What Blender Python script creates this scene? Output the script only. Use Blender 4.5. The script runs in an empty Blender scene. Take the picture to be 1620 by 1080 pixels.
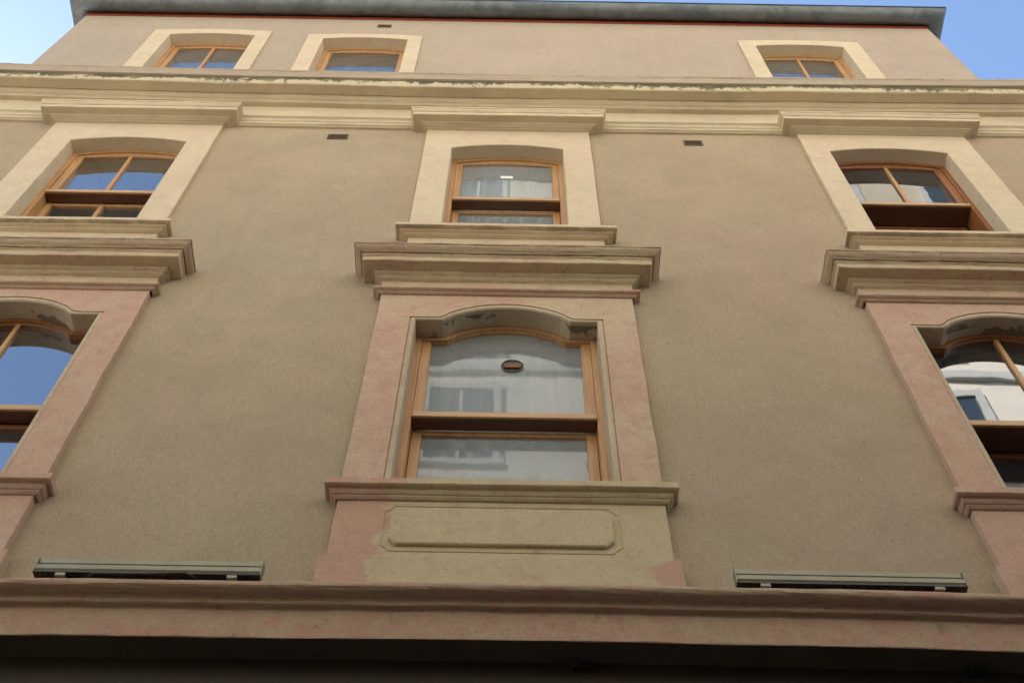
import bpy, bmesh, math, random
from mathutils import Vector, Matrix, noise as mn

random.seed(7)
H0 = 1.6                 # eye height: heights below are metres above the eye, +H0 = above the street
scene = bpy.context.scene
COL = scene.collection
PI = math.pi

# ---------------------------------------------------------------- materials
def new_mat(name):
    m = bpy.data.materials.new(name); m.use_nodes = True
    nt = m.node_tree; nt.nodes.clear()
    out = nt.nodes.new('ShaderNodeOutputMaterial')
    return m, nt, out

class G:
    """tiny node-graph helper"""
    def __init__(s, nt): s.nt = nt; s.pos = None
    def n(s, t, **kw):
        nd = s.nt.nodes.new(t)
        for k, v in kw.items():
            if k.startswith('i_'):
                key = k[2:]
                key = int(key) if key.isdigit() else key.replace('_', ' ')
                s.set(nd.inputs[key], v)
            else: setattr(nd, k, v)
        return nd
    def set(s, inp, v):
        if isinstance(v, bpy.types.NodeSocket): s.nt.links.new(v, inp)
        elif isinstance(v, (tuple, list)) and len(v) == 3 and inp.type == 'RGBA': inp.default_value = (*v, 1)
        else: inp.default_value = v
    def P(s):
        if s.pos is None: s.pos = s.n('ShaderNodeNewGeometry').outputs['Position']
        return s.pos
    def scaled(s, sc, off=(0, 0, 0)):
        m = s.n('ShaderNodeMapping'); s.set(m.inputs['Vector'], s.P())
        m.inputs['Scale'].default_value = sc; m.inputs['Location'].default_value = off
        return m.outputs[0]
    def noise(s, scale, detail=4, rough=.55, vec=None, dist=0.):
        t = s.n('ShaderNodeTexNoise'); s.set(t.inputs['Vector'], vec if vec is not None else s.P())
        t.inputs['Scale'].default_value = scale; t.inputs['Detail'].default_value = detail
        t.inputs['Roughness'].default_value = rough; t.inputs['Distortion'].default_value = dist
        return t.outputs['Fac']
    def math(s, op, a, b=0., c=None, clamp=False):
        t = s.n('ShaderNodeMath', operation=op, use_clamp=clamp)
        s.set(t.inputs[0], a); s.set(t.inputs[1], b)
        if c is not None: s.set(t.inputs[2], c)
        return t.outputs[0]
    def ramp(s, v, a, b, lo=0., hi=1.):
        t = s.n('ShaderNodeMapRange', interpolation_type='SMOOTHSTEP')
        s.set(t.inputs[0], v)
        for i, x in zip((1, 2, 3, 4), (a, b, lo, hi)): t.inputs[i].default_value = x
        return t.outputs[0]
    def mix(s, f, a, b, mode='MIX'):
        t = s.n('ShaderNodeMix', data_type='RGBA', blend_type=mode)
        s.set(t.inputs['Factor'], f); s.set(t.inputs[6], a); s.set(t.inputs[7], b)
        return t.outputs[2]
    def xyz(s):
        t = s.n('ShaderNodeSeparateXYZ'); s.set(t.inputs[0], s.P()); return t.outputs
    def bump(s, h, strength=.3, dist=.01, normal=None):
        t = s.n('ShaderNodeBump'); t.inputs['Strength'].default_value = strength
        t.inputs['Distance'].default_value = dist; s.set(t.inputs['Height'], h)
        if normal is not None: s.set(t.inputs['Normal'], normal)
        return t.outputs[0]
    def bsdf(s, out, color, rough=.85, normal=None, metal=0., spec=.3):
        b = s.n('ShaderNodeBsdfPrincipled')
        s.set(b.inputs['Base Color'], color); s.set(b.inputs['Roughness'], rough)
        b.inputs['Metallic'].default_value = metal; b.inputs['Specular IOR Level'].default_value = spec
        if normal is not None: s.set(b.inputs['Normal'], normal)
        s.nt.links.new(b.outputs[0], out.inputs[0]); return b

def mat_stucco(name, base, pinkish, grey, rough_amp=1.0):
    m, nt, out = new_mat(name); g = G(nt)
    big = g.ramp(g.noise(.55, 3, .6), .38, .66)
    med = g.ramp(g.noise(2.3, 5, .65, dist=.6), .36, .68)
    xw = g.math('ADD', g.xyz()[0], g.math('MULTIPLY', g.noise(.8, 3), 1.4))
    big = g.math('ADD', g.math('MULTIPLY', big, .75), g.ramp(xw, 1.5, 2.6, 0, .45), clamp=True)
    c = g.mix(big, base, pinkish)
    c = g.mix(g.math('MULTIPLY', med, .55), c, grey)
    c = g.mix(g.ramp(g.noise(.9, 4, .6, vec=g.scaled((1, 1, 1), (7, 2, 3))), .42, .66, 0, .32), c, tuple(v * 1.18 for v in base))
    c = g.mix(g.ramp(g.noise(9, 5, .7), .50, .74, 0, .22), c, tuple(v * .68 for v in base))
    wear = g.ramp(g.noise(1.4, 3, .6, vec=g.scaled((1, 1, 1), (3, 9, 1))), .34, .66, .25, 1.0)
    # trowel marks: short level and upright scratches
    hs = g.noise(1, 4, .7, vec=g.scaled((14, 14, 70)))
    vs = g.noise(1, 4, .7, vec=g.scaled((75, 14, 9), (3, 0, 5)))
    wv = g.math('ADD', g.math('MULTIPLY', hs, .5), g.math('MULTIPLY', vs, .5))
    c = g.mix(g.ramp(wv, .42, .60, .0, .38), c, tuple(v * .70 for v in base))
    grain = g.noise(75, 4, .75)
    c = g.mix(g.math('MULTIPLY', wear, g.ramp(grain, .48, .66, .0, .60)), c, tuple(v * .55 for v in base))
    c = g.mix(g.ramp(grain, .52, .32, .0, .30), c, tuple(min(1, v * 1.5) for v in base))
    sp = g.noise(27, 4, .8)
    c = g.mix(g.ramp(sp, .59, .67, .0, .55), c, tuple(v * .40 for v in base))
    # long faint rain streaks
    st = g.noise(1, 4, .6, vec=g.scaled((5.5, 5.5, .35)))
    c = g.mix(g.ramp(st, .52, .74, .0, .10), c, tuple(v * .62 for v in base))
    h = g.math('ADD', g.math('MULTIPLY', grain, .8), g.math('MULTIPLY', wv, .8))
    nrm = g.bump(h, .55 * rough_amp, .012)
    nrm = g.bump(g.noise(2.6, 3, .5), .35, .03, nrm)
    g.bsdf(out, c, .92, nrm, spec=.15)
    return m

def mat_trim(name, base, alt, dark, bump=.25, cracks=True, xmix=None, stain=.3, patches=False, lips=(), spot=None, mott=.0):
    m, nt, out = new_mat(name); g = G(nt)
    f = g.ramp(g.noise(1.5, 4, .65, dist=.8), .42, .60)
    if xmix:
        x = g.xyz(); wob = g.math('MULTIPLY', g.math('SUBTRACT', g.noise(5, 4, .6), .5), .55)
        xx = g.math('ADD', x[0], wob)
        left = g.ramp(xx, xmix[0], xmix[0] + .10, 1, 0)
        right = g.ramp(xx, xmix[1], xmix[1] + .10, 0, 1)
        side = g.math('ADD', left, right, clamp=True)
        f = g.math('ADD', g.math('MULTIPLY', f, .22), side, clamp=True)
    if mott:
        f2 = g.ramp(g.noise(4.2, 6, .72, dist=1.2), .44, .56)
        f = g.math('ADD', g.math('MULTIPLY', f, 1 - mott), g.math('MULTIPLY', f2, mott), clamp=True)
    if spot:
        vd = g.n('ShaderNodeVectorMath', operation='DISTANCE'); g.set(vd.inputs[0], g.P()); vd.inputs[1].default_value = spot[0]
        dd = g.math('ADD', vd.outputs['Value'], g.math('MULTIPLY', g.math('SUBTRACT', g.noise(6, 4, .6), .5), .25))
        f = g.math('MULTIPLY', f, g.ramp(dd, spot[1], spot[1] + .07, .08, 1))
    c = g.mix(f, base, alt)
    # blotches where the colour wash has worn
    c = g.mix(g.ramp(g.noise(7.5, 5, .7, dist=.5), .45, .72, 0, .42), c, tuple(v * .78 for v in alt))
    c = g.mix(g.ramp(g.noise(3.1, 3, .6, dist=1.0), .58, .66, 0, .30), c, tuple(min(1, v * 1.12) for v in base))
    c = g.mix(g.ramp(g.noise(17, 5, .75), .56, .72, 0, stain), c, dark)
    if patches:      # bare spots where the lintel render has come away
        x = g.xyz(); pn = g.noise(1, 3, .55, vec=g.scaled((3.6, 5, 2.0), (.4, 0, 0)), dist=.4)
        pf = g.math('MULTIPLY', g.ramp(pn, .55, .58, 0, .8), g.math('MULTIPLY', g.ramp(x[1], -.01, .0), g.ramp(x[2], 8.95, 9.0)))
        c = g.mix(pf, c, (.13, .095, .07))
    gr = g.noise(95, 3, .7)
    c = g.mix(g.ramp(gr, .48, .70, 0, .45), c, tuple(v * .55 for v in base))
    c = g.mix(g.ramp(gr, .48, .30, 0, .20), c, tuple(min(1, v * 1.35) for v in base))
    for za, zb_ in lips:      # soot on the hood's top lip; dark lines also along lip undersides
        z = g.xyz()[2]; band = g.math('MULTIPLY', g.ramp(z, za - .004 + H0, za + H0), g.ramp(z, zb_ + H0, zb_ + .004 + H0, 1, 0))
        c = g.mix(g.math('MULTIPLY', band, g.ramp(g.noise(4, 5, .7), .35, .6, .12, .62)), c, tuple(v * .36 for v in alt))
    h = g.math('ADD', g.noise(24, 5, .7), g.math('MULTIPLY', gr, .5))
    if cracks:
        cr = g.noise(1, 5, .8, vec=g.scaled((9, 9, 34)), dist=1.5)
        line = g.math('ABSOLUTE', g.math('SUBTRACT', cr, .5))
        c = g.mix(g.ramp(line, .0, .010, .55, 0), c, dark)
    g.bsdf(out, c, .88, g.bump(h, bump, .010), spec=.18)
    return m

def mat_crown(name, base, alt, dark, moss, ztop, reach):
    """pale rendered cornice with black and green drip marks under its top joint"""
    m, nt, out = new_mat(name); g = G(nt); x = g.xyz()
    c = g.mix(g.ramp(g.noise(1.1, 4, .65, dist=.5), .42, .62), base, alt)
    c = g.mix(g.ramp(g.noise(9, 5, .75), .50, .75, 0, .40), c, tuple(v * .62 for v in base))
    lev = g.noise(1, 4, .6, vec=g.scaled((1.6, 1, 45)))
    c = g.mix(g.ramp(lev, .50, .68, 0, .35), c, tuple(v * .62 for v in base))
    zones = g.ramp(g.noise(.42, 2, .5, vec=g.scaled((1, .01, .01), (2.6, 0, 0))), .30, .58)
    far = g.ramp(g.math('ABSOLUTE', g.math('SUBTRACT', x[0], .1)), .9, 2.4, 0, .07)
    zones = g.math('MULTIPLY', zones, .75)
    drip = g.math('ADD', g.noise(1, 6, .75, vec=g.scaled((8, .5, 5)), dist=.6), far)
    zz = g.math('SUBTRACT', x[2], g.math('MULTIPLY', g.math('MINIMUM', g.math('MULTIPLY', x[0], x[0]), 36.), .0035))
    near = g.ramp(zz, ztop - reach, ztop, 0, 1)
    v = g.math('ADD', g.math('ADD', drip, g.math('MULTIPLY', near, .17)), g.math('MULTIPLY', zones, .22))
    s = g.math('MULTIPLY', g.ramp(v, .71, .80, 0, .88), g.ramp(zz, ztop - reach - .03, ztop - reach, 0, 1))
    mossf = g.ramp(g.noise(2.4, 3, .6), .45, .6)
    c = g.mix(s, c, g.mix(mossf, dark, moss))
    h = g.noise(26, 5, .7)
    g.bsdf(out, c, .9, g.bump(h, .3, .01), spec=.15)
    return m

def mat_wood(name, base, dark, vertical=True, rough=.42, amt=1.0):
    m, nt, out = new_mat(name); g = G(nt)
    sc = (55, 30, 2.2) if vertical else (2.2, 30, 55)
    gr = g.noise(1, 5, .65, vec=g.scaled(sc), dist=.4)
    c = g.mix(g.ramp(gr, .38, .68, 0, .75 * amt), base, dark)
    c = g.mix(g.ramp(g.noise(2.2, 3), .35, .7, 0, .35), c, tuple(v * .68 for v in base))
    kn = g.n('ShaderNodeTexVoronoi', feature='F1'); g.set(kn.inputs['Vector'], g.scaled((5, 5, 1.8) if vertical else (1.8, 5, 5)))
    c = g.mix(g.ramp(kn.outputs['Distance'], .02, .05, .5, 0), c, tuple(v * .3 for v in dark))
    g.bsdf(out, c, rough, g.bump(gr, .12, .004), spec=.4)
    return m

def mat_plain(name, col, rough=.6, metal=0., var=.25, scale=6, bump=.1, spec=.4):
    m, nt, out = new_mat(name); g = G(nt)
    n1 = g.noise(scale, 5, .65)
    c = g.mix(g.ramp(n1, .35, .7, 0, var), col, tuple(v * .5 for v in col))
    c = g.mix(g.ramp(g.noise(scale * 9, 4, .7), .5, .75, 0, var), c, tuple(min(1, v * 1.5) for v in col))
    g.bsdf(out, c, rough, g.bump(g.noise(scale * 6, 3), bump, .006), metal, spec)
    return m

def mat_zinc():
    m, nt, out = new_mat('weathered_zinc'); g = G(nt)
    base = (.17, .19, .195)
    n1 = g.noise(3.2, 5, .7, dist=.6)
    c = g.mix(g.ramp(n1, .38, .66, 0, .65), base, (.075, .088, .10))
    c = g.mix(g.ramp(g.noise(1, 4, .6, vec=g.scaled((1.2, 8, 24))), .45, .75, 0, .5), c, (.21, .22, .21))
    sp = g.noise(2.6, 4, .8, vec=g.scaled((1, 1.6, 1.6)), dist=2.0)
    c = g.mix(g.ramp(sp, .63, .70, 0, .55), c, (.40, .42, .42))
    g.bsdf(out, c, g.ramp(n1, .3, .7, .42, .65), g.bump(g.noise(5, 3), .25, .02), .35, .4)
    return m

def mat_glass(name, ior=3.0, tint=(.93, .96, .96), film=(.01, .05)):
    m, nt, out = new_mat(name); g = G(nt)
    wav = g.bump(g.noise(1.7, 2, .4), .022, .05)
    fr = g.n('ShaderNodeFresnel'); fr.inputs['IOR'].default_value = ior; g.set(fr.inputs['Normal'], wav)
    tr = g.n('ShaderNodeBsdfTransparent'); g.set(tr.inputs[0], tint)
    gl = g.n('ShaderNodeBsdfGlossy'); gl.inputs['Roughness'].default_value = .012; g.set(gl.inputs['Normal'], wav)
    gl.inputs['Color'].default_value = (.97, .98, 1, 1)
    mx = g.n('ShaderNodeMixShader'); g.set(mx.inputs[0], fr.outputs[0])
    nt.links.new(tr.outputs[0], mx.inputs[1]); nt.links.new(gl.outputs[0], mx.inputs[2])
    # pale film; on the milky panes it paints in a whitish reflection
    df = g.n('ShaderNodeBsdfDiffuse'); g.set(df.inputs[0], (.60, .67, .70))
    m2 = g.n('ShaderNodeMixShader'); g.set(m2.inputs[0], g.ramp(g.noise(1.1, 2, .5), .3, .7, *film))
    nt.links.new(mx.outputs[0], m2.inputs[1]); nt.links.new(df.outputs[0], m2.inputs[2])
    nt.links.new(m2.outputs[0], out.inputs[0])
    return m

def mat_curtain(name, col, trans=.35):
    m, nt, out = new_mat(name); g = G(nt)
    c = g.mix(g.ramp(g.noise(1, 3, .5, vec=g.scaled((22, 2, 1.2))), .35, .7, 0, .16), col, tuple(v * .7 for v in col))
    d = g.n('ShaderNodeBsdfDiffuse'); g.set(d.inputs[0], c)
    t = g.n('ShaderNodeBsdfTranslucent'); g.set(t.inputs[0], c)
    mx = g.n('ShaderNodeMixShader'); mx.inputs[0].default_value = trans
    nt.links.new(d.outputs[0], mx.inputs[1]); nt.links.new(t.outputs[0], mx.inputs[2])
    nt.links.new(mx.outputs[0], out.inputs[0])
    return m

M = {}
STU = (.445, .356, .236)
M['stucco'] = mat_stucco('olive_stucco', STU, (.475, .345, .24), (.37, .305, .20))
M['stucco_attic'] = mat_stucco('attic_stucco', (.46, .37, .275), (.48, .38, .30), (.41, .345, .27), .7)
M['cream'] = mat_trim('cream_render', (.66, .545, .375), (.64, .505, .35), (.33, .25, .13), .14, False, stain=.15)
M['pink'] = mat_trim('pink_washed_stone', (.53, .40, .27), (.54, .32, .23), (.20, .13, .075), .32, mott=.5)
M['pinker'] = mat_trim('faded_pink_stone', (.56, .40, .285), (.55, .335, .24), (.22, .14, .085), .32, mott=.45)
M['pinkmid'] = mat_trim('faded_pink_and_cream_stone', (.57, .44, .30), (.55, .34, .245), (.22, .14, .085), .32, mott=.45, spot=((.56, -.05, 7.62 + H0), .34))
M['apron'] = mat_trim('apron_stone', (.56, .47, .285), (.53, .325, .235), (.20, .14, .07), .40, xmix=(-.72, 1.02))
M['reveal'] = mat_trim('reveal_render', (.56, .455, .31), (.50, .385, .26), (.10, .07, .05), .2, stain=.3, patches=True)
M['apronfoot'] = mat_trim('apron_foot_stone', (.56, .465, .285), (.53, .325, .235), (.20, .14, .07), .40, xmix=(-.80, .74))
M['hood'] = mat_trim('hood_stone', (.61, .51, .325), (.57, .40, .275), (.19, .13, .07), .28, stain=.55, mott=.4, lips=((8.194, 8.218), (8.140, 8.150)))
M['lowband'] = mat_trim('string_course_stone', (.46, .36, .22), (.50, .285, .21), (.17, .10, .055), .38, stain=.55, mott=.6)
M['crown'] = mat_crown('crown_render', (.63, .53, .35), (.58, .475, .33), (.045, .045, .03), (.16, .16, .045), 12.02 + H0, .115)
M['cream3'] = mat_trim('cream_sill_render', (.66, .545, .375), (.62, .49, .33), (.30, .22, .12), .16, False, stain=.35, lips=((8.806, 8.820),))
M['crowncap'] = mat_crown('crown_cap_render', (.46, .38, .28), (.43, .34, .25), (.06, .05, .04), (.16, .15, .05), 12.19 + H0, .012)
M['wood'] = mat_wood('varnished_pine', (.56, .32, .14), (.38, .18, .065))
M['woodh'] = mat_wood('varnished_pine_level', (.60, .37, .19), (.44, .24, .10), False)
M['woodshade'] = mat_wood('underside_shade_wood', (.13, .052, .022), (.07, .025, .011), False, .35)  # shade under the transom is put into this wood colour
M['woodred'] = mat_wood('red_brown_pine', (.34, .135, .045), (.18, .06, .02))
M['zinc'] = mat_zinc()
M['beadpaint'] = mat_plain('dark_gutter_edge', (.02, .03, .045), .5)
M['red'] = mat_plain('red_roof_felt', (.33, .065, .03), .8, var=.5, scale=4)
M['glass'] = mat_glass('window_glass', 3.1)
M['glassmilky'] = mat_glass('milky_window_glass', 1.6, film=(.28, .33))
M['glassbright'] = mat_glass('mirror_bright_window_glass', 6.0)
M['glassdim'] = mat_glass('dim_window_glass', 2.3)
M['glassattic'] = mat_glass('attic_window_glass', 4.2, film=(.06, .10))
M['curtain'] = mat_curtain('net_curtain', (.80, .82, .82))
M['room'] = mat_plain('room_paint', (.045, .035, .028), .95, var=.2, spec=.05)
M['metal'] = mat_plain('grey_green_aluminium', (.27, .255, .18), .5, .55, .3, 4)
M['metaldark'] = mat_plain('dark_lamp_glass', (.018, .016, .012), .25, 0, .2, 4)
M['cable'] = mat_plain('dark_cable', (.06, .055, .03), .7)
M['darkpaint'] = mat_plain('dark_brown_paint', (.040, .024, .013), .6, var=.4, scale=3)
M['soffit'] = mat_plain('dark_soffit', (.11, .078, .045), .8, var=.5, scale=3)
M['vent'] = mat_plain('vent_terracotta', (.16, .11, .07), .85)
M['ventdark'] = mat_plain('vent_slot', (.03, .02, .014), .9)
M['black'] = mat_plain('black_rubber', (.02, .016, .012), .6)
M['ventbrown'] = mat_plain('brown_vent_plastic', (.055, .04, .03), .5)
M['glintpaint'] = mat_plain('white_reflection_paint', (.85, .86, .82), .7, var=.05)
M['tile'] = mat_plain('clay_roof_tile', (.26, .10, .055), .85, var=.5, scale=8)
M['white'] = mat_plain('white_plaster', (.60, .56, .48), .85, var=.15, scale=2)
M['whitetrim'] = mat_plain('pale_grey_trim', (.42, .42, .40), .8, var=.2, scale=3)
M['absorberdark'] = mat_plain('bounce_absorber_dark', (.10, .09, .075), .9)
M['beigewall'] = mat_plain('sand_plaster', (.46, .40, .30), .85, var=.2, scale=2)
M['asphalt'] = mat_plain('asphalt', (.06, .06, .058), .9, var=.5, scale=5, bump=.4)
M['paving'] = mat_plain('paving_stone', (.26, .24, .21), .85, var=.4, scale=4, bump=.3)
M['bluedark'] = mat_plain('dark_pane', (.03, .045, .06), .08, 0, .2, 3, 0, .9)

# ---------------------------------------------------------------- object helpers
def empty(name, loc, parent=None, label=None, cat=None, group=None, kind=None):
    o = bpy.data.objects.new(name, None); COL.objects.link(o)
    o.empty_display_size = .2
    o.parent = parent; o.location = loc
    tag(o, label, cat, group, kind); return o

def tag(o, label=None, cat=None, group=None, kind=None):
    if label: o['label'] = label
    if cat: o['category'] = cat
    if group: o['group'] = group
    if kind: o['kind'] = kind
    return o

def build(name, bm, mat, parent=None, label=None, smooth=False, bevel=0.):
    bmesh.ops.remove_doubles(bm, verts=bm.verts, dist=1e-5)
    bmesh.ops.recalc_face_normals(bm, faces=bm.faces)
    if name == 'glass_pane':          # panes look towards the street
        bm.normal_update()
        bad = [f for f in bm.faces if f.normal.y > 0]
        if bad: bmesh.ops.reverse_faces(bm, faces=bad)
    me = bpy.data.meshes.new(name); bm.to_mesh(me); bm.free()
    me.materials.append(M[mat] if isinstance(mat, str) else mat)
    if smooth:
        for p in me.polygons: p.use_smooth = True
    o = bpy.data.objects.new(name, me); COL.objects.link(o); o.parent = parent
    if bevel:
        b = o.modifiers.new('edge', 'BEVEL'); b.width = bevel; b.segments = 2; b.limit_method = 'ANGLE'; b.angle_limit = .6
    if label: o['label'] = label
    return o

def box(bm, x0, x1, y0, y1, z0, z1):
    vs = [bm.verts.new((x, y, z)) for x in (x0, x1) for y in (y0, y1) for z in (z0, z1)]
    for f in ((0, 1, 3, 2), (4, 6, 7, 5), (0, 4, 5, 1), (2, 3, 7, 6), (0, 2, 6, 4), (1, 5, 7, 3)):
        bm.faces.new([vs[i] for i in f])

def quad(bm, a, b, c, d): bm.faces.new([bm.verts.new(p) for p in (a, b, c, d)])

def tube(bm, pts, r, n=8, cap=True):
    rings = []
    for i, p in enumerate(pts):
        p = Vector(p); d = Vector(pts[min(i + 1, len(pts) - 1)]) - Vector(pts[max(i - 1, 0)])
        q = d.to_track_quat('Z', 'Y')
        rings.append([bm.verts.new(p + q @ Vector((r * math.cos(a), r * math.sin(a), 0))) for a in (2 * PI * k / n for k in range(n))])
    for a, b in zip(rings, rings[1:]):
        for k in range(n): bm.faces.new((a[k], a[(k + 1) % n], b[(k + 1) % n], b[k]))
    if cap: bm.faces.new(rings[0]); bm.faces.new(rings[-1])

def wob(x, s, seed): return mn.noise(Vector((x * s, seed * 3.7, 1.3)))

def moulding(name, prof, x0, x1, parent, mat, base=0., seed=0, jit=.003, label=None, z0=H0, ret=(True, True), step=.045, back=.02, bow=0.):
    """run a section (out, height) along the wall with mitred returns at its ends"""
    bm = bmesh.new(); rings = []
    n = max(2, int((x1 - x0) / step))
    cols = []
    if ret[0]: cols.append(('L', 0))
    cols += [('F', i / n) for i in range(n + 1)]
    if ret[1]: cols.append(('R', 0))
    for c, t in cols:
        ring = []
        for k, (o, z) in enumerate(prof):
            e = max(0, o - base)
            xl = x0 - (e if ret[0] else 0); xr = x1 + (e if ret[1] else 0)
            if c == 'L': p = (xl, back, z)
            elif c == 'R': p = (xr, back, z)
            else:
                x = xl + (xr - xl) * t
                jo = jit * (wob(x, 1.1, seed) + .5 * wob(x, 5., seed + k * .35)); jz = jit * (wob(x, .9, seed + 9) + .6 * wob(x, 6., seed + 5 + k * .3))
                if o > base + .03 and jit >= .003:      # small knocks along the arrises
                    jo -= .011 * max(0, mn.noise(Vector((x * 15, k * .9 + seed, 2.2))) - .30)
                if o < base + .004: jo = 0
                p = (x, -o - jo, z + jz)
            if c in 'LR':
                xx = p[0]; jz = jit * (wob(xx, .9, seed + 9) + .6 * wob(xx, 6., seed + 5 + k * .3)); p = (p[0], p[1], z + jz)
            ring.append(bm.verts.new((p[0], p[1], p[2] + z0 + bow * min(p[0] ** 2, 36.))))
        rings.append(ring)
    for a, b in zip(rings, rings[1:]):
        for k in range(len(prof) - 1): bm.faces.new((a[k], b[k], b[k + 1], a[k + 1]))
    return build(name, bm, mat, parent, label)

def outline(h, zb, top, cx=0., nj=14, nt=40):
    pts = [(cx - h, zb + (top(-1.) - zb) * i / nj) for i in range(nj)]
    pts += [(cx - h + 2 * h * i / nt, top(-1 + 2 * i / nt)) for i in range(nt + 1)]
    pts += [(cx + h, top(1.) - (top(1.) - zb) * i / nj) for i in range(1, nj + 1)]
    return pts

def shoulder(zf, za, a, h):
    """flat shoulders, then a segmental arch: a = half chord, h = half width"""
    rise = za - zf; R = (a * a + rise * rise) / (2 * rise)
    def f(u):
        x = abs(u) * h
        if x >= a: return zf
        z = za - (R - math.sqrt(R * R - x * x))
        t = min(1, (a - x) / .07)          # little ogee where the arch meets the shoulder
        return zf + (z - zf) * (t * t * (3 - 2 * t) * .5 + t * .5) if t < 1 else z
    return f

def segment(zf, za):
    def f(u): return zf + (za - zf) * (1 - u * u)
    return f

def flat(z): return lambda u: z

def loops(bm, ls, seed=None, jit=0.):
    """bridge equal-count outlines: [(pts, out)], out measured from the wall face"""
    rings = []
    for i, (pts, o) in enumerate(ls):
        r = []
        for k, (x, z) in enumerate(pts):
            dx = dz = 0
            if seed is not None and i < 2:
                dx = jit * (mn.noise(Vector((z * 3.1, seed, 0))) + .7 * mn.noise(Vector((z * 9, seed + 4, x)))); dz = jit * .6 * mn.noise(Vector((x * 3, seed + 2, 7)))
            elif seed is not None:
                dx = .25 * jit * mn.noise(Vector((z * 4, seed + 8, x)))
            r.append(bm.verts.new((x + dx, -o, z + dz)))
        rings.append(r)
    for a, b in zip(rings, rings[1:]):
        for k in range(len(a) - 1): bm.faces.new((a[k], b[k], b[k + 1], a[k + 1]))

def pane(bm, h, zb, top, y, thick=.006, n=24):
    f = []; b = []
    for i in range(n + 1):
        u = -1 + 2 * i / n; x = h * u
        f.append((bm.verts.new((x, y, zb)), bm.verts.new((x, y, top(u)))))
    for i in range(n):
        bm.faces.new((f[i][0], f[i + 1][0], f[i + 1][1], f[i][1]))

# ---------------------------------------------------------------- the building
B = empty('apartment_building', (0, 0, 0), None,
          'olive stucco townhouse front with pink and cream stone window surrounds seen from below', 'building')

holes = []      # (x0,x1,z0,z1) world heights

def room(parent, h, zb, zt, y0=.30, depth=1.5):
    bm = bmesh.new(); H = h + .02
    a = [(-H, zb - .05), (H, zb - .05), (H, zt + .60), (-H, zt + .60)]
    for i in range(4):
        p, q = a[i], a[(i + 1) % 4]
        quad(bm, (p[0], y0, p[1]), (q[0], y0, q[1]), (q[0], depth, q[1]), (p[0], depth, p[1]))
    quad(bm, *[(p[0], depth, p[1]) for p in a])
    return build('room_interior', bm, 'room', parent)

def curtain(parent, h, zb, zt, y, seed, amp=.022):
    bm = bmesh.new(); n = 90; cols = []
    rnd = random.Random(seed); ph = [rnd.uniform(0, 6) for _ in range(4)]
    for i in range(n + 1):
        x = -h + 2 * h * i / n
        yy = y + amp * (math.sin(x * 38 + ph[0] + 1.2 * math.sin(x * 7 + ph[1])) + .4 * math.sin(x * 83 + ph[2]))
        cols.append([bm.verts.new((x, yy * 1 + .012 * math.sin(z * 3 + ph[3]), z)) for z in (zb, zb + (zt - zb) * .33, zb + (zt - zb) * .66, zt)])
    for a, b in zip(cols, cols[1:]):
        for k in range(3): bm.faces.new((a[k], b[k], b[k + 1], a[k + 1]))
    return build('net_curtain', bm, 'curtain', parent, smooth=True)

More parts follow.
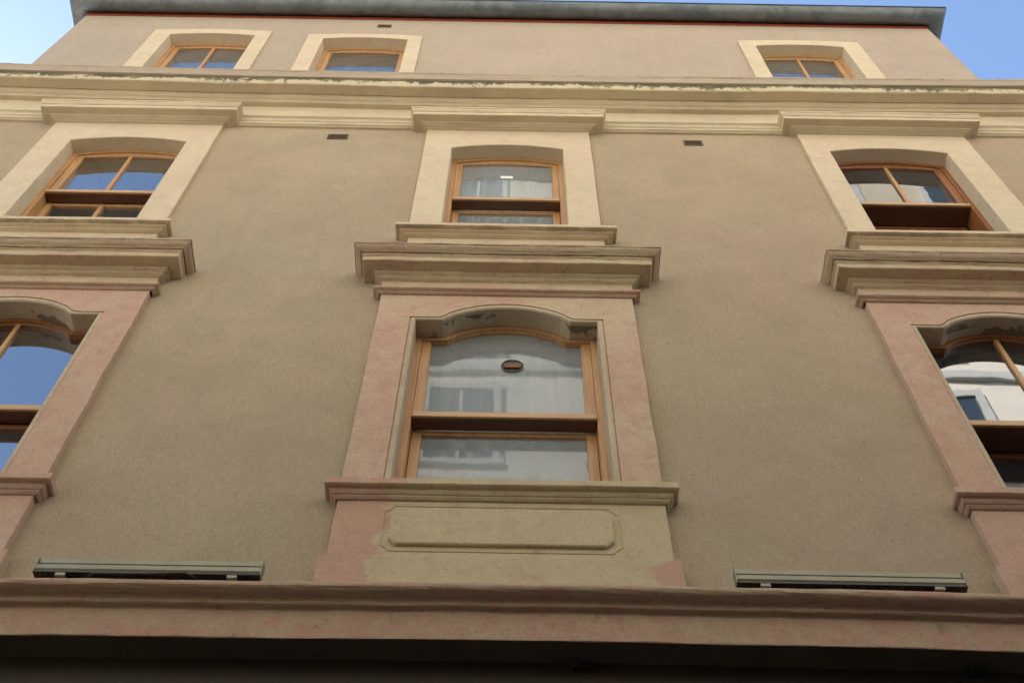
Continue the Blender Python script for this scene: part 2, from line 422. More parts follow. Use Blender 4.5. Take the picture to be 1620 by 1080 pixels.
GL = ['glass']
def make_window(cx, h, zb, top, gh, gtop, ztr, bars, curt, seed, low=.20, has_transom=True, label=None, gcx=0., wood='wood', bot=.06):
    """wooden window set back in its reveal; local x about cx, heights above the eye"""
    W = empty('window', (cx, 0, H0), B, label)
    gm = 'glassattic' if zb > 12 else 'glassmilky' if abs(cx) < 1 else 'glassbright' if cx < 0 else 'glassdim' if zb > 8 else 'glass'
    # outer frame (all the way down)
    fin = .045
    o1 = outline(h + .012, zb, lambda u: top(u) + .008); o2 = outline(h - fin, zb + .03, lambda u: top(u) - .030)
    bm = bmesh.new(); loops(bm, [(o1, -.112), (o2, -.112), (o2, -.30), (o1, -.30), (o1, -.112)])
    build('window_frame', bm, wood, W, bevel=.004)
    # upper light
    hh = h - fin - .002; zt0 = ztr
    s1 = outline(hh, zt0, lambda u: top(u) - .032); s2 = outline(gh + .016, zt0 + .0, lambda u: gtop(u) + .014)
    s3 = outline(gh, zt0, gtop)
    bm = bmesh.new(); loops(bm, [(s1, -.20), (s1, -.128), (s2, -.128), (s3, -.142), (s3, -.20), (s1, -.20)])
    up = build('upper_sash', bm, wood, W, bevel=.003)
    bm = bmesh.new(); pane(bm, gh + .004, zt0, lambda u: gtop(u) + .004, .158)
    build('glass_pane', bm, gm, W)
    if has_transom:
        bm = bmesh.new(); box(bm, -hh, hh, .098, .118, ztr - .052, ztr)
        box(bm, -hh + .003, hh - .003, .104, .120, ztr, ztr + .014)
        tr = build('transom', bm, 'woodh', W, bevel=.005)
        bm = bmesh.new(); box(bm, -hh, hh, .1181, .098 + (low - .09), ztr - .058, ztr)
        build('transom_box', bm, 'woodshade', tr, bevel=.004)
        # lower light, set further back
        zl = ztr - .058
        bm = bmesh.new()
        t0 = hh - .001; g0 = gh + .0
        box(bm, -t0, -g0, low + .01, low + .055, zb + bot, zl - .001)
        box(bm, g0, t0, low + .01, low + .055, zb + bot, zl - .001)
        box(bm, -g0, g0, low + .013, low + .052, zl - .045, zl - .002)
        box(bm, -g0, g0, low + .013, low + .052, zb + bot, zb + bot + .07)
        build('lower_sash', bm, wood, W, bevel=.004)
        bm = bmesh.new(); pane(bm, g0, zb + bot + .07, flat(zl - .045), low + .034)
        build('glass_pane', bm, gm, W)
    if bars:
        bm = bmesh.new(); zt = gtop(bars - 1 if False else 0.)
        box(bm, -.017 + gcx, .017 + gcx, .136, .176, ztr + (.0 if has_transom else -.0), zt + .004)
        build('glazing_bar', bm, 'wood', W, bevel=.004)
        if has_transom:
            bm = bmesh.new(); box(bm, -.020 + gcx, .020 + gcx, low + .008, low + .056, zb + bot + .07, ztr - .058 - .045)
            build('glazing_bar', bm, wood, W, bevel=.004)
    zt = top(0.)
    room(W, h + .03, zb, zt)
    if curt: curtain(W, h + .012, zb + .02, zt + .55, low + .13, seed)
    return W

# sections (distance out of the wall, height above the eye)
SILL2 = [(.0, 5.53), (.05, 5.52), (.118, 5.475), (.127, 5.468), (.127, 5.421), (.118, 5.414), (.098, 5.412), (.094, 5.406), (.092, 5.392), (.082, 5.378), (.075, 5.376), (.073, 5.366), (.062, 5.354), (.052, 5.351)]
HOOD2 = [(0, 8.262), (.262, 8.222), (.275, 8.215), (.275, 8.196), (.268, 8.192), (.262, 8.180), (.248, 8.166), (.232, 8.156), (.224, 8.148), (.212, 8.146), (.212, 8.134), (.205, 8.128), (.198, 8.120), (.198, 8.068), (.192, 8.063), (.112, 8.061),
         (.110, 8.050), (.102, 8.040), (.088, 8.032), (.080, 8.024), (.078, 8.014), (.066, 8.006), (.055, 8.0), (.05, 7.995)]
FRZ2 = [(.05, 7.995), (.05, 7.868)]
AST2 = [(.0, 7.90), (.052, 7.868), (.078, 7.858), (.096, 7.845), (.101, 7.830), (.097, 7.817), (.082, 7.808), (.074, 7.806), (.072, 7.797), (.060, 7.788), (.05, 7.786)]
SILL3 = [(.0, 8.92), (.04, 8.91), (.134, 8.868), (.142, 8.86), (.142, 8.818), (.134, 8.813), (.110, 8.810), (.104, 8.800), (.090, 8.796), (.078, 8.792), (.074, 8.786), (.058, 8.780), (.04, 8.775)]
HOOD3 = [(0, 11.46), (.195, 11.425), (.21, 11.415), (.21, 11.392), (.203, 11.386), (.203, 11.368), (.195, 11.350), (.190, 11.338), (.184, 11.336), (.184, 11.276), (.178, 11.272), (.112, 11.27), (.104, 11.262), (.086, 11.256), (.070, 11.250), (.060, 11.249), (.045, 11.243), (.03, 11.24)]
ARCH3 = [(.03, 11.46), (.082, 11.445), (.088, 11.438), (.086, 11.412), (.070, 11.400), (.062, 11.385), (.060, 11.362), (.052, 11.352), (.046, 11.345), (.044, 11.318), (.030, 11.310), (.022, 11.300), (0, 11.296)]
CROWN = [(.02, 12.05), (.252, 12.03), (.262, 12.018), (.262, 11.905), (.258, 11.885), (.248, 11.878), (.155, 11.876), (.150, 11.885), (.142, 11.882), (.128, 11.862), (.112, 11.845), (.096, 11.838), (.084, 11.820), (.080, 11.812), (.03, 11.808), (.03, 11.44)]
CAP = [(-.6, 12.20), (.296, 12.182), (.305, 12.176), (.304, 12.156), (.296, 12.142), (.290, 12.110), (.284, 12.074), (.280, 12.048), (.262, 12.042), (.236, 12.040), (.236, 12.02)]
LOWC = [(.02, 4.60), (.150, 4.566), (.182, 4.558), (.194, 4.550), (.200, 4.538), (.202, 4.525), (.200, 4.514), (.194, 4.505), (.183, 4.498), (.168, 4.494), (.158, 4.492), (.156, 4.482), (.146, 4.480), (.138, 4.476), (.134, 4.470), (.134, 4.448), (.128, 4.441), (.104, 4.438), (.100, 4.432), (.102, 4.30), (.100, 4.240), (.098, 4.234), (.094, 4.234)]

def floor2(cx, ocx, seed, curt, bars, low, label, wlabel, matv, slab):
    S = empty('window_surround', (0, 0, 0), B, slab)
    H = .932; zb = 5.46; zt = 7.79
    out = outline(H, zb, flat(zt), cx)
    gr = outline(.695, zb, shoulder(7.472, 7.675, .49, .695), ocx)
    inn = outline(.652, zb, shoulder(7.447, 7.627, .47, .652), ocx)
    bm = bmesh.new()
    loops(bm, [(out, -.01), (out, .05), (gr, .05), (gr, .038), ([(a + (ocx - a) * .012, b) for a, b in gr], .036),
               ], seed, .008)
    for v in bm.verts: v.co.z += H0
    build('stone_frame', bm, matv, S)
    bm = bmesh.new()
    loops(bm, [([(a + (ocx - a) * .008, b - .002) for a, b in gr], .034), ([(a + (ocx - a) * .010, b - .003) for a, b in gr], .044), (outline(.664, zb, shoulder(7.456, 7.639, .475, .664), ocx), .043), (outline(.656, zb, shoulder(7.450, 7.632, .475, .656), ocx), .038), (inn, .032), (inn, -.12)])
    for v in bm.verts: v.co.z += H0
    build('reveal_moulding', bm, 'reveal', S)
    moulding('hood_moulding', HOOD2, cx - .945, cx + .945, S, 'hood', .05, seed + 1, .006)
    moulding('frieze_band', FRZ2, cx - .945, cx + .945, S, 'hood', .05, seed + 1, .0)
    moulding('astragal', AST2, cx - .945, cx + .945, S, 'pink', .05, seed + 2, .003)
    moulding('window_sill', SILL2, cx - .935, cx + .935, S, 'apron' if abs(cx) < 1 else matv, .05, seed + 3, .004)
    # apron down to the string course, with its wider foot
    bm = bmesh.new()
    x0, x1 = cx - .93, cx + .93
    n = 16
    for side in (0, 1):
        pass
    box(bm, x0, x1, -.05, .02, 4.87 + H0, 5.40 + H0)
    bmesh.ops.subdivide_edges(bm, edges=[e for e in bm.edges if abs((e.verts[0].co - e.verts[1].co).z) > .3], cuts=8)
    for v in bm.verts:
        v.co.x += .006 * mn.noise(Vector((v.co.z * 9, seed, v.co.x)))
    build('apron_panel', bm, 'apron' if abs(cx) < 1 else 'pinker', S, bevel=.006)
    bm = bmesh.new(); box(bm, x0 - .038, x1 + .038, -.072, .02, 4.50 + H0, 4.868 + H0)
    build('apron_foot', bm, 'apronfoot' if abs(cx) < 1 else 'pinker', S, bevel=.006)
    if abs(cx) < 1:
        # raised tablet with cut corners and the fine bead round it
        c = .045; a0, a1, b0, b1 = cx - .612, cx + .618, 4.968, 5.268
        def octo(g, c): return [(a0 - g + c, b0 - g), (a1 + g - c, b0 - g), (a1 + g, b0 - g + c), (a1 + g, b1 + g - c), (a1 + g - c, b1 + g), (a0 - g + c, b1 + g), (a0 - g, b1 + g - c), (a0 - g, b0 - g + c)]
        bm = bmesh.new()
        rs = []
        for pts, o in ((octo(0, c), .045), (octo(0, c), .066), (octo(-.008, c), .072)):
            rs.append([bm.verts.new((x, -o, z + H0)) for x, z in pts])
        for a, b in zip(rs, rs[1:]):
            for k in range(8): bm.faces.new((a[k], a[(k + 1) % 8], b[(k + 1) % 8], b[k]))
        bm.faces.new(rs[-1])
        build('raised_tablet', bm, 'apron', S, bevel=.003)
        bm = bmesh.new()
        def notch(g):
            q = .052
            return [(a0 - g + q, b0 - g), (a1 + g - q, b0 - g), (a1 + g - q * .6, b0 - g + q * .55), (a1 + g, b0 - g + q), (a1 + g, b1 + g - q), (a1 + g - q * .6, b1 + g - q * .55), (a1 + g - q, b1 + g),
                    (a0 - g + q, b1 + g), (a0 - g + q * .6, b1 + g - q * .55), (a0 - g, b1 + g - q), (a0 - g, b0 - g + q), (a0 - g + q * .6, b0 - g + q * .55)]
        A = [(notch(.044), .045), (notch(.044), .0535), (notch(.040), .055), (notch(.036), .0535), (notch(.036), .045)]
        rs = [[bm.verts.new((x, -o, z + H0)) for x, z in pts] for pts, o in A]
        for a, b in zip(rs, rs[1:]):
            for k in range(12): bm.faces.new((a[k], a[(k + 1) % 12], b[(k + 1) % 12], b[k]))
        build('tablet_bead', bm, 'apron', S)
    W = make_window(ocx, .652, 5.49, shoulder(7.447, 7.627, .47, .652), .538, shoulder(7.412, 7.586, .44, .538), 6.478, bars, curt, seed, low, True, wlabel,
                    wood='wood' if abs(cx) < 1 else 'woodred')
    holes.append((ocx - .70, ocx + .70, 5.40, 7.71))
    return W

def floor3(cx, H, ocx, h, dz, seed, curt, bars, low, wlabel, slab, wood='wood'):
    S = empty('window_surround', (0, 0, 0), B, slab)
    zb = 8.86; up3 = .045 if abs(cx) > 1 else 0.; zt = 11.30 + up3
    top = segment(10.790 + dz, 10.885 + dz)
    out = outline(H, zb, flat(zt), cx); inn0 = outline(h + .006, zb, lambda u: top(u) + .006, ocx); inn = outline(h, zb, top, ocx)
    bm = bmesh.new(); loops(bm, [(out, -.01), (out, .03), (inn0, .03), (inn, .024), (inn, -.12)], seed, .005)
    for v in bm.verts: v.co.z += H0
    build('stone_frame', bm, 'cream', S)
    moulding('hood_moulding', [(a, b + up3) for a, b in HOOD3], cx - H + .012, cx + H - .012, S, 'crown', .03, seed + 1, .003)
    moulding('window_sill', SILL3, cx - H + .012, cx + H + .01, S, 'cream3', .04, seed + 2, .003)
    bm = bmesh.new(); box(bm, cx - H + .012, cx + H + .01, -.04, .02, 8.20 + H0, 8.80 + H0)
    build('apron_panel', bm, 'cream', S, bevel=.005)
    gh = h - .108
    W = make_window(ocx, h, 8.90, top, gh, segment(10.762 + dz, 10.800 + dz), 9.93 + dz * .5, bars, curt, seed, low, True, wlabel, wood=wood)
    holes.append((ocx - h - .04, ocx + h + .04, 8.80, 10.93 + dz))
    return W

def attic(x0, x1, zt, ox0, ox1, oz, seed, bars, wlabel, slab):
    cx, H = (x0 + x1) / 2, (x1 - x0) / 2; ocx, h = (ox0 + ox1) / 2, (ox1 - ox0) / 2
    S = empty('window_surround', (0, 0, 0), B, slab)
    zb = 12.3; top = segment(oz - .03, oz + .035)
    out = outline(H, zb, segment(zt - .02, zt + .03), cx); inn = outline(h, zb, top, ocx)
    bm = bmesh.new(); loops(bm, [(out, -.01), (out, .025), (inn, .025), (inn, -.12)], seed, .006)
    for v in bm.verts: v.co.z += H0
    build('stone_frame', bm, 'cream', S)
    W = make_window(ocx, h, 12.45, top, h - .10, segment(oz - .062, oz - .03), 12.5, bars, True, seed, .20, False, wlabel, gcx=.0)
    holes.append((ocx - h - .04, ocx + h + .04, 12.4, oz + .08))

W2C = floor2(-.045, -.042, 1, True, 0, .20, None, 'single pane window with round vent in the glass', 'pinkmid', 'pink surround with raised tablet below its sill')
floor2(-3.625, -3.63, 2, False, 1, .20, None, 'lower window mirroring blue sky', 'pinker', 'pink surround cut by the left edge')
floor2(3.552, 3.56, 3, False, 1, .30, None, 'lower window mirroring a white house', 'pinker', 'pink surround cut by the right edge')
W3C = floor3(-.072, .80, -.074, .533, 0, 4, True, 0, .20, 'single pane window with net curtain and painted white reflection', 'cream surround in the centre column')
floor3(-3.735, .83, -3.72, .556, .045, 5, True, 1, .20, 'window with net curtain mirroring blue sky', 'cream surround in the left column')
floor3(3.630, .83, 3.60, .565, .062, 6, False, 1, .30, 'window with red brown lower sash', 'cream surround in the right column', 'woodred')
attic(-4.43, -3.005, 14.55, -4.21, -3.18, 14.375, 7, 1, 'left attic window with two panes', 'plain cream attic surround nearest the left corner')
attic(-2.535, -1.150, 14.45, -2.34, -1.318, 14.30, 8, 0, 'attic window with one pane', 'plain cream attic surround below the small vent')
attic(2.695, 4.165, 14.47, 2.885, 3.945, 14.285, 9, 1, 'right attic window with two panes', 'plain cream attic surround nearest the right corner')

# round vent in the glass of the centre window
bm = bmesh.new()
n = 32; R = [(.080, .152), (.080, .146), (.073, .144), (.070, .150)]
rs = [[bm.verts.new((.047 + r * math.cos(2 * PI * k / n), y, 7.137 + r * math.sin(2 * PI * k / n))) for k in range(n)] for r, y in R]
for a, b in zip(rs, rs[1:]):
    for k in range(n): bm.faces.new((a[k], a[(k + 1) % n], b[(k + 1) % n], b[k]))
bm.faces.new(rs[-1])
vt = build('round_vent', bm, 'ventbrown', W2C)
bm = bmesh.new()
for z, w in ((-.028, .056), (-.004, .062)): box(bm, .047 - w, .047 + w, .136, .147, 7.137 + z - .006, 7.137 + z + .009)
bm2 = build('vent_slat', bm, 'woodred', W2C)
bm = bmesh.new(); box(bm, -.058, .058, .150, .153, 10.478, 10.536); build('painted_reflection', bm, 'glintpaint', W3C)  # white patch painting in a small bright reflection on the pane

# ---- walls: tiled round the openings
def tiled_wall(name, x0, x1, z0, z1, mat, thick=.30):
    bm = bmesh.new()
    hs = [h for h in holes if h[2] < z1 and h[3] > z0]
    xs = sorted({x0, x1} | {v for h in hs for v in h[:2] if x0 < v < x1}); zs = sorted({z0, z1} | {v for h in hs for v in h[2:] if z0 < v < z1})
    def solid(i, j):
        if not (0 <= i < len(xs) - 1 and 0 <= j < len(zs) - 1): return False
        cx, cz = (xs[i] + xs[i + 1]) / 2, (zs[j] + zs[j + 1]) / 2
        return not any(h[0] < cx < h[1] and h[2] < cz < h[3] for h in hs)
    for i in range(len(xs) - 1):
        for j in range(len(zs) - 1):
            if not solid(i, j): continue
            a, b, c, d = xs[i], xs[i + 1], zs[j] + H0, zs[j + 1] + H0
            quad(bm, (a, 0, c), (b, 0, c), (b, 0, d), (a, 0, d))
            quad(bm, (a, thick, c), (a, thick, d), (b, thick, d), (b, thick, c))
            for (ii, jj, p, q) in ((i - 1, j, (a, c), (a, d)), (i + 1, j, (b, c), (b, d)), (i, j - 1, (a, c), (b, c)), (i, j + 1, (a, d), (b, d))):
                if not solid(ii, jj):
                    quad(bm, (p[0], 0, p[1]), (q[0], 0, q[1]), (q[0], thick, q[1]), (p[0], thick, p[1]))
    return build(name, bm, mat, B)
XL, XR = -15.0, 11.0
tiled_wall('front_wall', XL, XR, 4.236, 12.06, 'stucco')
AX0, AX1 = -5.495, 5.242
AZ = 15.17
tiled_wall('attic_wall', AX0, AX1, 12.062, AZ, 'stucco_attic')
bm = bmesh.new()
for x in (AX0, AX1 - .3): box(bm, x, x + .3, .301, 6.0, 12.24 + H0, AZ + H0)
box(bm, AX0 + .301, AX1 - .301, 5.7, 6.0, 12.24 + H0, AZ + H0)
build('attic_side_wall', bm, 'stucco_attic', B)
bm = bmesh.new()
for x in (XL, XR - .3): box(bm, x, x + .3, .301, 6.4, .0, 12.06 + H0)
box(bm, XL + .301, XR - .301, 6.1, 6.4, 0, 12.06 + H0)
build('side_wall', bm, 'stucco', B)
bm = bmesh.new(); box(bm, XL - .1, XR + .1, .302, 6.5, 12.062 + H0, 12.20 + H0); build('terrace_slab', bm, 'whitetrim', B)

# ---- long mouldings
moulding('crown_cornice', CROWN, XL, XR, B, 'crown', 0, 20, .007, step=.05, ret=(True, True), bow=.0035)
CAPX = 5.36
moulding('cornice_cap', CAP, XL, CAPX, B, 'crowncap', .30, 22, .006, step=.06, ret=(True, True), back=.28, bow=.0035)
def seg_arch(a, b, sd): moulding('architrave_moulding', ARCH3, a, b, B, 'crown', 0, sd, .003, ret=(False, False), bow=.0025)
seg_arch(XL, -3.735 - .93, 30); seg_arch(-3.735 + .93, -.072 - .90, 31); seg_arch(-.072 + .90, 3.63 - .93, 32); seg_arch(3.63 + .93, XR, 33)
LOWC = [(a, b - (.020 if b > 4.49 else .008) if b > 4.3 else b) for a, b in LOWC]
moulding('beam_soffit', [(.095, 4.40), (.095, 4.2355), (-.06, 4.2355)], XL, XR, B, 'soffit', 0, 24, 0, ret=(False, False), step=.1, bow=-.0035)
moulding('string_course', LOWC, XL, XR, B, 'lowband', 0, 24, .006, ret=(True, True), step=.05, back=.1, bow=-.0035)

# ---- ground floor behind the band
bm = bmesh.new()
zt = 4.2344 + H0
box(bm, XL + .3, XR - .3, .0512, .30, zt - .62, zt + .03)          # shutter box
for k in range(11):
    x = XL + .35 + k * 2.5
    box(bm, x, x + .3, .02, .29, .0, zt - .625)
build('shopfront_frame', bm, 'darkpaint', B, bevel=.01)
bm = bmesh.new()
for k in range(10):
    x = XL + .66 + k * 2.5
    quad(bm, (x, .18, .6), (x + 2.18, .18, .6), (x + 2.18, .18, zt - .63), (x, .18, zt - .63))
build('shopfront_glass', bm, 'bluedark', B)
bm = bmesh.new(); box(bm, XL + .3, XR - .3, .10, .28, 0, .59); build('stall_riser', bm, 'darkpaint', B)
for x in (.37, 2.28):
    bm = bmesh.new(); box(bm, x - .05, x + .05, .012, .050, zt - .055, zt - .02); box(bm, x - .02, x + .02, -.02, .012, zt - .045, zt - .03)
    build('awning_bracket', bm, 'black', B, bevel=.003)

# ---- air vents
for x0, x1, z in ((-1.843, -1.640, 11.085), (1.652, 1.838, 11.07)):
    bm = bmesh.new(); hgt = .062
    box(bm, x0, x1, -.008, .0, z - hgt, z - hgt + .012); box(bm, x0, x1, -.008, 0, z + hgt - .012, z + hgt); box(bm, x0, x0 + .012, -.008, 0, z - hgt + .012, z + hgt - .012); box(bm, x1 - .012, x1, -.008, 0, z - hgt + .012, z + hgt - .012)
    v = build('air_vent', bm, 'vent', B)
    bm = bmesh.new(); quad(bm, (x0 + .01, -.002, z - hgt + .01), (x1 - .01, -.002, z - hgt + .01), (x1 - .01, -.002, z + hgt - .01), (x0 + .01, -.002, z + hgt - .01)); build('vent_backing', bm, 'ventdark', v)
    bm = bmesh.new()
    for k in range(4): box(bm, x0 + .012, x1 - .012, -.007, -.0025, z - .04 + k * .024, z - .033 + k * .024)
    build('vent_slats', bm, 'vent', v)
    for o in (v,) + tuple(v.children): o.location.z = H0 if o is v else 0
bm = bmesh.new(); box(bm, -1.752, -1.575, -.008, .0, 14.84, 14.95); v = build('air_vent', bm, 'vent', B, 'small vent high on the attic wall'); v.location.z = H0
bm = bmesh.new(); box(bm, -1.735, -1.59, -.010, -.0085, 14.855, 14.935); build('vent_backing', bm, 'ventdark', v)

# ---- eaves: felt strip, gutter with joints, brackets, roof
GZ = 15.305; GO = .125; GR = .112
x0, x1 = AX0 - .105, AX1 + .105
bm = bmesh.new()
path = [(x0, 6.1), (x0, -GO), (x1, -GO), (x1, 6.1)]
segs = 14; ringsG = []
def gut_ring(px, py, ox, oy, R=GR, k=0.):
    r = []
    for i in range(segs + 1):
        a = PI * i / segs
        u = R * math.cos(a); w = -R * math.sin(a) * 1.0
        r.append((px + ox * u, py + oy * u, GZ + w + (.0)))
    return r
pts = []
pts.append(gut_ring(x0, 6.1, -1, 0)); pts.append(gut_ring(x0, -GO, -1, -1))
N = 44
for i in range(1, N):
    x = x0 + (x1 - x0) * i / N
    q = gut_ring(x, -GO, 0, -1); dz = .006 * wob(x, .8, 40) + .003 * wob(x, 3, 41)
    pts.append([(a, b + .004 * wob(x, 2.2, 44), c + dz) for a, b, c in q])
pts.append(gut_ring(x1, -GO, 1, -1)); pts.append(gut_ring(x1, 6.1, 1, 0))
vr = [[bm.verts.new((a, b, c + H0)) for a, b, c in r] for r in pts]
for a, b in zip(vr, vr[1:]):
    for k in range(segs): bm.faces.new((a[k], b[k], b[k + 1], a[k + 1]))
gut = build('rain_gutter', bm, 'zinc', B, smooth=True)
md = gut.modifiers.new('thick', 'SOLIDIFY'); md.thickness = .006; md.offset = -1
# bead along the lip
bm = bmesh.new()
tube(bm, [(x0 - GR, 6.1, GZ + H0), (x0 - GR, -GO - GR, GZ + H0)], .012)
tube(bm, [(x0 - GR, -GO - GR, GZ + H0), (x1 + GR, -GO - GR, GZ + H0)], .012)
tube(bm, [(x1 + GR, -GO - GR, GZ + H0), (x1 + GR, 6.1, GZ + H0)], .012)
build('gutter_bead', bm, 'beadpaint', gut, smooth=True)
# soldered joints
for x in (-5.0, -3.05, -1.02, .32, 1.28, 2.05, 3.4, 4.35):
    bm = bmesh.new(); prev = None
    for w in (0, .028):
        ring = [bm.verts.new((x + w, -GO - (GR + .004) * math.cos(PI * i / 14), GZ + H0 - (GR + .004) * math.sin(PI * i / 14))) for i in range(15)]
        if prev:
            for k in range(14): bm.faces.new((prev[k], ring[k], ring[k + 1], prev[k + 1]))
        prev = ring
    build('soldered_joint', bm, 'zinc', gut, smooth=True)
bm = bmesh.new()
box(bm, AX0 - .004, AX1 + .004, -.010, .30, AZ + .001 + H0, AZ + .085 + H0)
box(bm, AX0 - .004, AX0 + .29, .301, 6.0, AZ + .001 + H0, AZ + .085 + H0); box(bm, AX1 - .29, AX1 + .004, .301, 6.0, AZ + .001 + H0, AZ + .085 + H0)
build('eaves_felt', bm, 'red', B)
bm = bmesh.new()
a0, a1, b0, b1, z = AX0 - .16, AX1 + .16, -.16, 6.16, GZ + .02 + H0
box(bm, AX0 + .0, AX1 - .0, -.008, 6.0, AZ + .087 + H0, AZ + .12 + H0)
vs = [bm.verts.new(p) for p in ((a0, b0, z), (a1, b0, z), (a1, b1, z), (a0, b1, z), (a0 + 3.1, 3.0, z + 1.5), (a1 - 3.1, 3.0, z + 1.5))]
for f in ((0, 1, 5, 4), (1, 2, 5), (2, 3, 4, 5), (3, 0, 4), (0, 3, 2, 1)): bm.faces.new([vs[i] for i in f])
build('hipped_roof', bm, 'tile', B)

# ---------------------------------------------------------------- wall washer lamps on the string course
def lamp(xa, xb, name_label, cable, tilt=0.):
    L = empty('light_bar', ((xa + xb) / 2, -.145, 4.596 + H0), None, name_label, 'lamp', 'light bars above the stone band')
    w = (xb - xa) / 2
    bm = bmesh.new()
    sec = [(.022, .092), (-.012, .100), (-.020, .096), (-.020, .064), (-.014, .060), (-.014, .055), (-.026, .049), (-.030, .040), (-.030, .014), (-.024, .004), (.018, .002), (.022, .006)]
    rs = [[bm.verts.new((x, y, z)) for y, z in sec] for x in (-w, w)]
    m_ = len(sec)
    for k in range(m_): bm.faces.new((rs[0][k], rs[1][k], rs[1][(k + 1) % m_], rs[0][(k + 1) % m_]))
    bm.faces.new(rs[0]); bm.faces.new(rs[1])
    hs = build('lamp_housing', bm, 'metal', L, bevel=.0015)
    for s in (-1, 1):
        bm = bmesh.new(); x = s * (w + .004); box(bm, x - .003, x + .003, -.031, .024, -.010, .0955)
        build('end_cap', bm, 'metal', hs, bevel=.002)
    bm = bmesh.new(); box(bm, -w + .004, w - .004, -.027, .045, -.010, .0015); build('lamp_lens', bm, 'metaldark', hs)
    for s in (-.76, .76):
        x = s * w
        bm = bmesh.new(); box(bm, x - .026, x + .026, -.026, .03, -.034, -.0105); box(bm, x - .022, x + .022, -.01, .08, -.024, -.014); box(bm, x - .022, x + .022, .075, .143, -.024, -.014)
        build('mounting_bracket', bm, 'metal', L, bevel=.003)
    if cable:
        bm = bmesh.new()
        tube(bm, [(-.30, .0, -.012)] + [(-.26 + .46 * t, -.050 - .022 * math.sin(t * PI), -.040 - .030 * math.sin(t * PI) + .010 * t) for t in [i / 14 for i in range(15)]] + [(.26, .0, -.01)], .005, 6)
        build('power_cable', bm, 'cable', L, smooth=True)
    L.rotation_euler.y = tilt
    return L
lamp(-2.405, -1.262, 'grey green light bar with a loose cable sagging under it, above stone band', True)
lamp(1.165, 2.325, 'grey green light bar without loose cable, on the wall right of the tablet', False, .004)

# ---------------------------------------------------------------- the rest of the street (behind the viewer)
def facing_house(name, label, x0, x1, yf, top, wall, trim, cols, floors, fh, z0=4.2, ww=1.15, wh=1.9, depth=7, balc=()):
    b = empty(name, ((x0 + x1) / 2, yf, 0), None, label, 'building', 'houses across the street')
    cx = (x0 + x1) / 2
    bm = bmesh.new(); box(bm, x0 - cx, x1 - cx, -depth, 0, 0, top); build('wall', bm, wall, b)
    if top > 20:
        bm = bmesh.new(); box(bm, x0 - cx, x1 - cx, .001, .20, .0, 9.0); build('bounce_absorber', bm, 'absorberdark', b)  # unseen dark layer added to cut bounce light on the lower front
        bm = bmesh.new(); box(bm, x0 - cx, x1 - cx, .001, .03, 23.9, top - .55); build('upper_wall', bm, 'beigewall', b)
    bm = bmesh.new(); box(bm, x0 - cx - .1, x1 - cx + .1, -.5, .35, top - .55, top - .2); box(bm, x0 - cx - .1, x1 - cx + .1, -.5, .5, top - .2, top + .05)
    for k in range(floors): box(bm, x0 - cx, x1 - cx, .0, .10, z0 + k * fh - .45, z0 + k * fh - .20)
    build('cornice', bm, trim, b, bevel=.02)
    for k in range(floors):
        for c in range(cols):
            x = x0 - cx + (x1 - x0) * (c + .5) / cols; z = z0 + k * fh + .35
            bm = bmesh.new()
            for q in ((x - ww / 2 - .14, x - ww / 2, z, z + wh), (x + ww / 2, x + ww / 2 + .14, z, z + wh), (x - ww / 2 - .14, x + ww / 2 + .14, z + wh, z + wh + .2), (x - ww / 2 - .2, x + ww / 2 + .2, z - .12, z)): box(bm, q[0], q[1], .0, .09, q[2], q[3])
            box(bm, x - .03, x + .03, .01, .05, z, z + wh)
            w = build('window', bm, trim, b)
            bm = bmesh.new(); quad(bm, (x - ww / 2, .036, z), (x + ww / 2, .036, z), (x + ww / 2, .036, z + wh), (x - ww / 2, .036, z + wh)); build('pane', bm, 'bluedark', w)
            if (c, k) in balc:
                bm = bmesh.new(); box(bm, x - 1.1, x + 1.1, .09, .95, z - .3, z - .13)
                for i in range(19): box(bm, x - 1.07 + i * .118, x - 1.05 + i * .118, .9, .92, z - .12, z + .85)
                box(bm, x - 1.1, x + 1.1, .88, .94, z + .851, z + .89); build('balcony', bm, 'metaldark', b)
    return b
facing_house('opposite_house', 'tall white plastered house across the street behind the viewer', -8.1, 15.0, -7.2, 31.0, 'white', 'whitetrim', 8, 8, 3.3)
facing_house('opposite_house', 'low sand coloured house across the street, left of the tall white one', -19.0, -8.3, -7.2, 8.6, 'beigewall', 'whitetrim', 4, 1, 3.2)

bm = bmesh.new(); quad(bm, (-400, -400, -.12), (400, -400, -.12), (400, 400, -.12), (-400, 400, -.12)); tag(build('ground', bm, 'asphalt'), kind='structure')
bm = bmesh.new(); box(bm, -60, 60, -1.4, .17, -.11, .0); o = tag(build('pavement', bm, 'paving', bevel=.01), kind='structure')
bm = bmesh.new(); box(bm, -60, 60, -7.19, -5.9, -.11, .0); o = tag(build('pavement', bm, 'paving', bevel=.01), kind='structure')

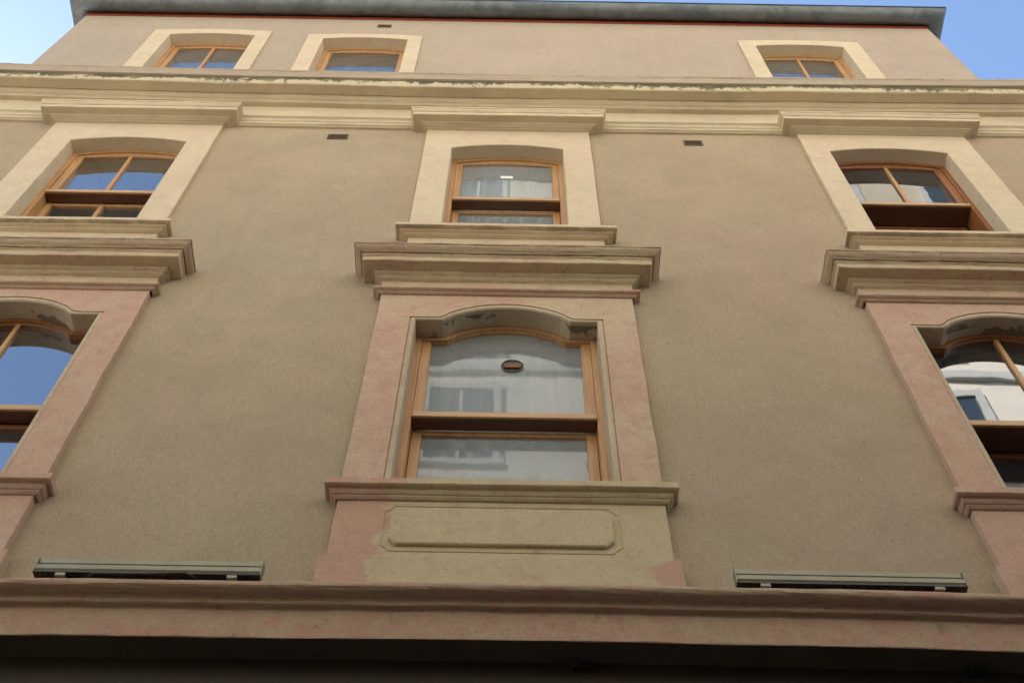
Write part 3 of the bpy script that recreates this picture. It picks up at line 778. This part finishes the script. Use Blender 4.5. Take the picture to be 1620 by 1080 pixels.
# ---------------------------------------------------------------- light
SUN_EL, SUN_AZ = math.radians(37), math.radians(-45)     # behind the building, to the left
w = bpy.data.worlds.new('World'); scene.world = w; w.use_nodes = True
nt = w.node_tree; nt.nodes.clear()
sky = nt.nodes.new('ShaderNodeTexSky'); sky.sky_type = 'NISHITA'; sky.sun_disc = False
sky.sun_elevation = SUN_EL; sky.sun_rotation = SUN_AZ; sky.air_density = 1.0; sky.dust_density = .5; sky.ozone_density = 1.6
bg = nt.nodes.new('ShaderNodeBackground'); bg.inputs[1].default_value = .095
wo = nt.nodes.new('ShaderNodeOutputWorld'); nt.links.new(sky.outputs[0], bg.inputs[0]); nt.links.new(bg.outputs[0], wo.inputs[0])
d = Vector((math.sin(SUN_AZ) * math.cos(SUN_EL), math.cos(SUN_AZ) * math.cos(SUN_EL), math.sin(SUN_EL)))
ld = bpy.data.lights.new('sun', 'SUN'); ld.energy = 5.0; ld.angle = math.radians(.5); ld.color = (1, .94, .86)
lo = bpy.data.objects.new('sun', ld); COL.objects.link(lo); lo.location = d * 60; lo.rotation_euler = d.to_track_quat('Z', 'Y').to_euler()

# ---------------------------------------------------------------- camera
F = 1890. / 1620 * 36; PITCH = math.atan(1890. / 1125.); ROLL = .016
cam = bpy.data.cameras.new('camera'); co = bpy.data.objects.new('camera', cam); COL.objects.link(co)
cam.lens = F; cam.sensor_width = 36; cam.sensor_fit = 'HORIZONTAL'; cam.clip_start = .05; cam.clip_end = 2000
fw = Vector((0, math.cos(PITCH), math.sin(PITCH))); up0 = Vector((0, -math.sin(PITCH), math.cos(PITCH))); r0 = Vector((1, 0, 0))
c, s = math.cos(ROLL), math.sin(ROLL)
rt = r0 * c + up0 * s; up = -r0 * s + up0 * c
m = Matrix((rt, up, -fw)).transposed().to_4x4(); m.translation = Vector((0, -4.3, H0))
co.matrix_world = m
scene.camera = co
scene.view_settings.view_transform = 'Standard'; scene.view_settings.look = 'None'
scene.view_settings.gamma = 1; scene.view_settings.exposure = 1.94
scene.cycles.max_bounces = 10; scene.cycles.diffuse_bounces = 6; scene.cycles.transparent_max_bounces = 12
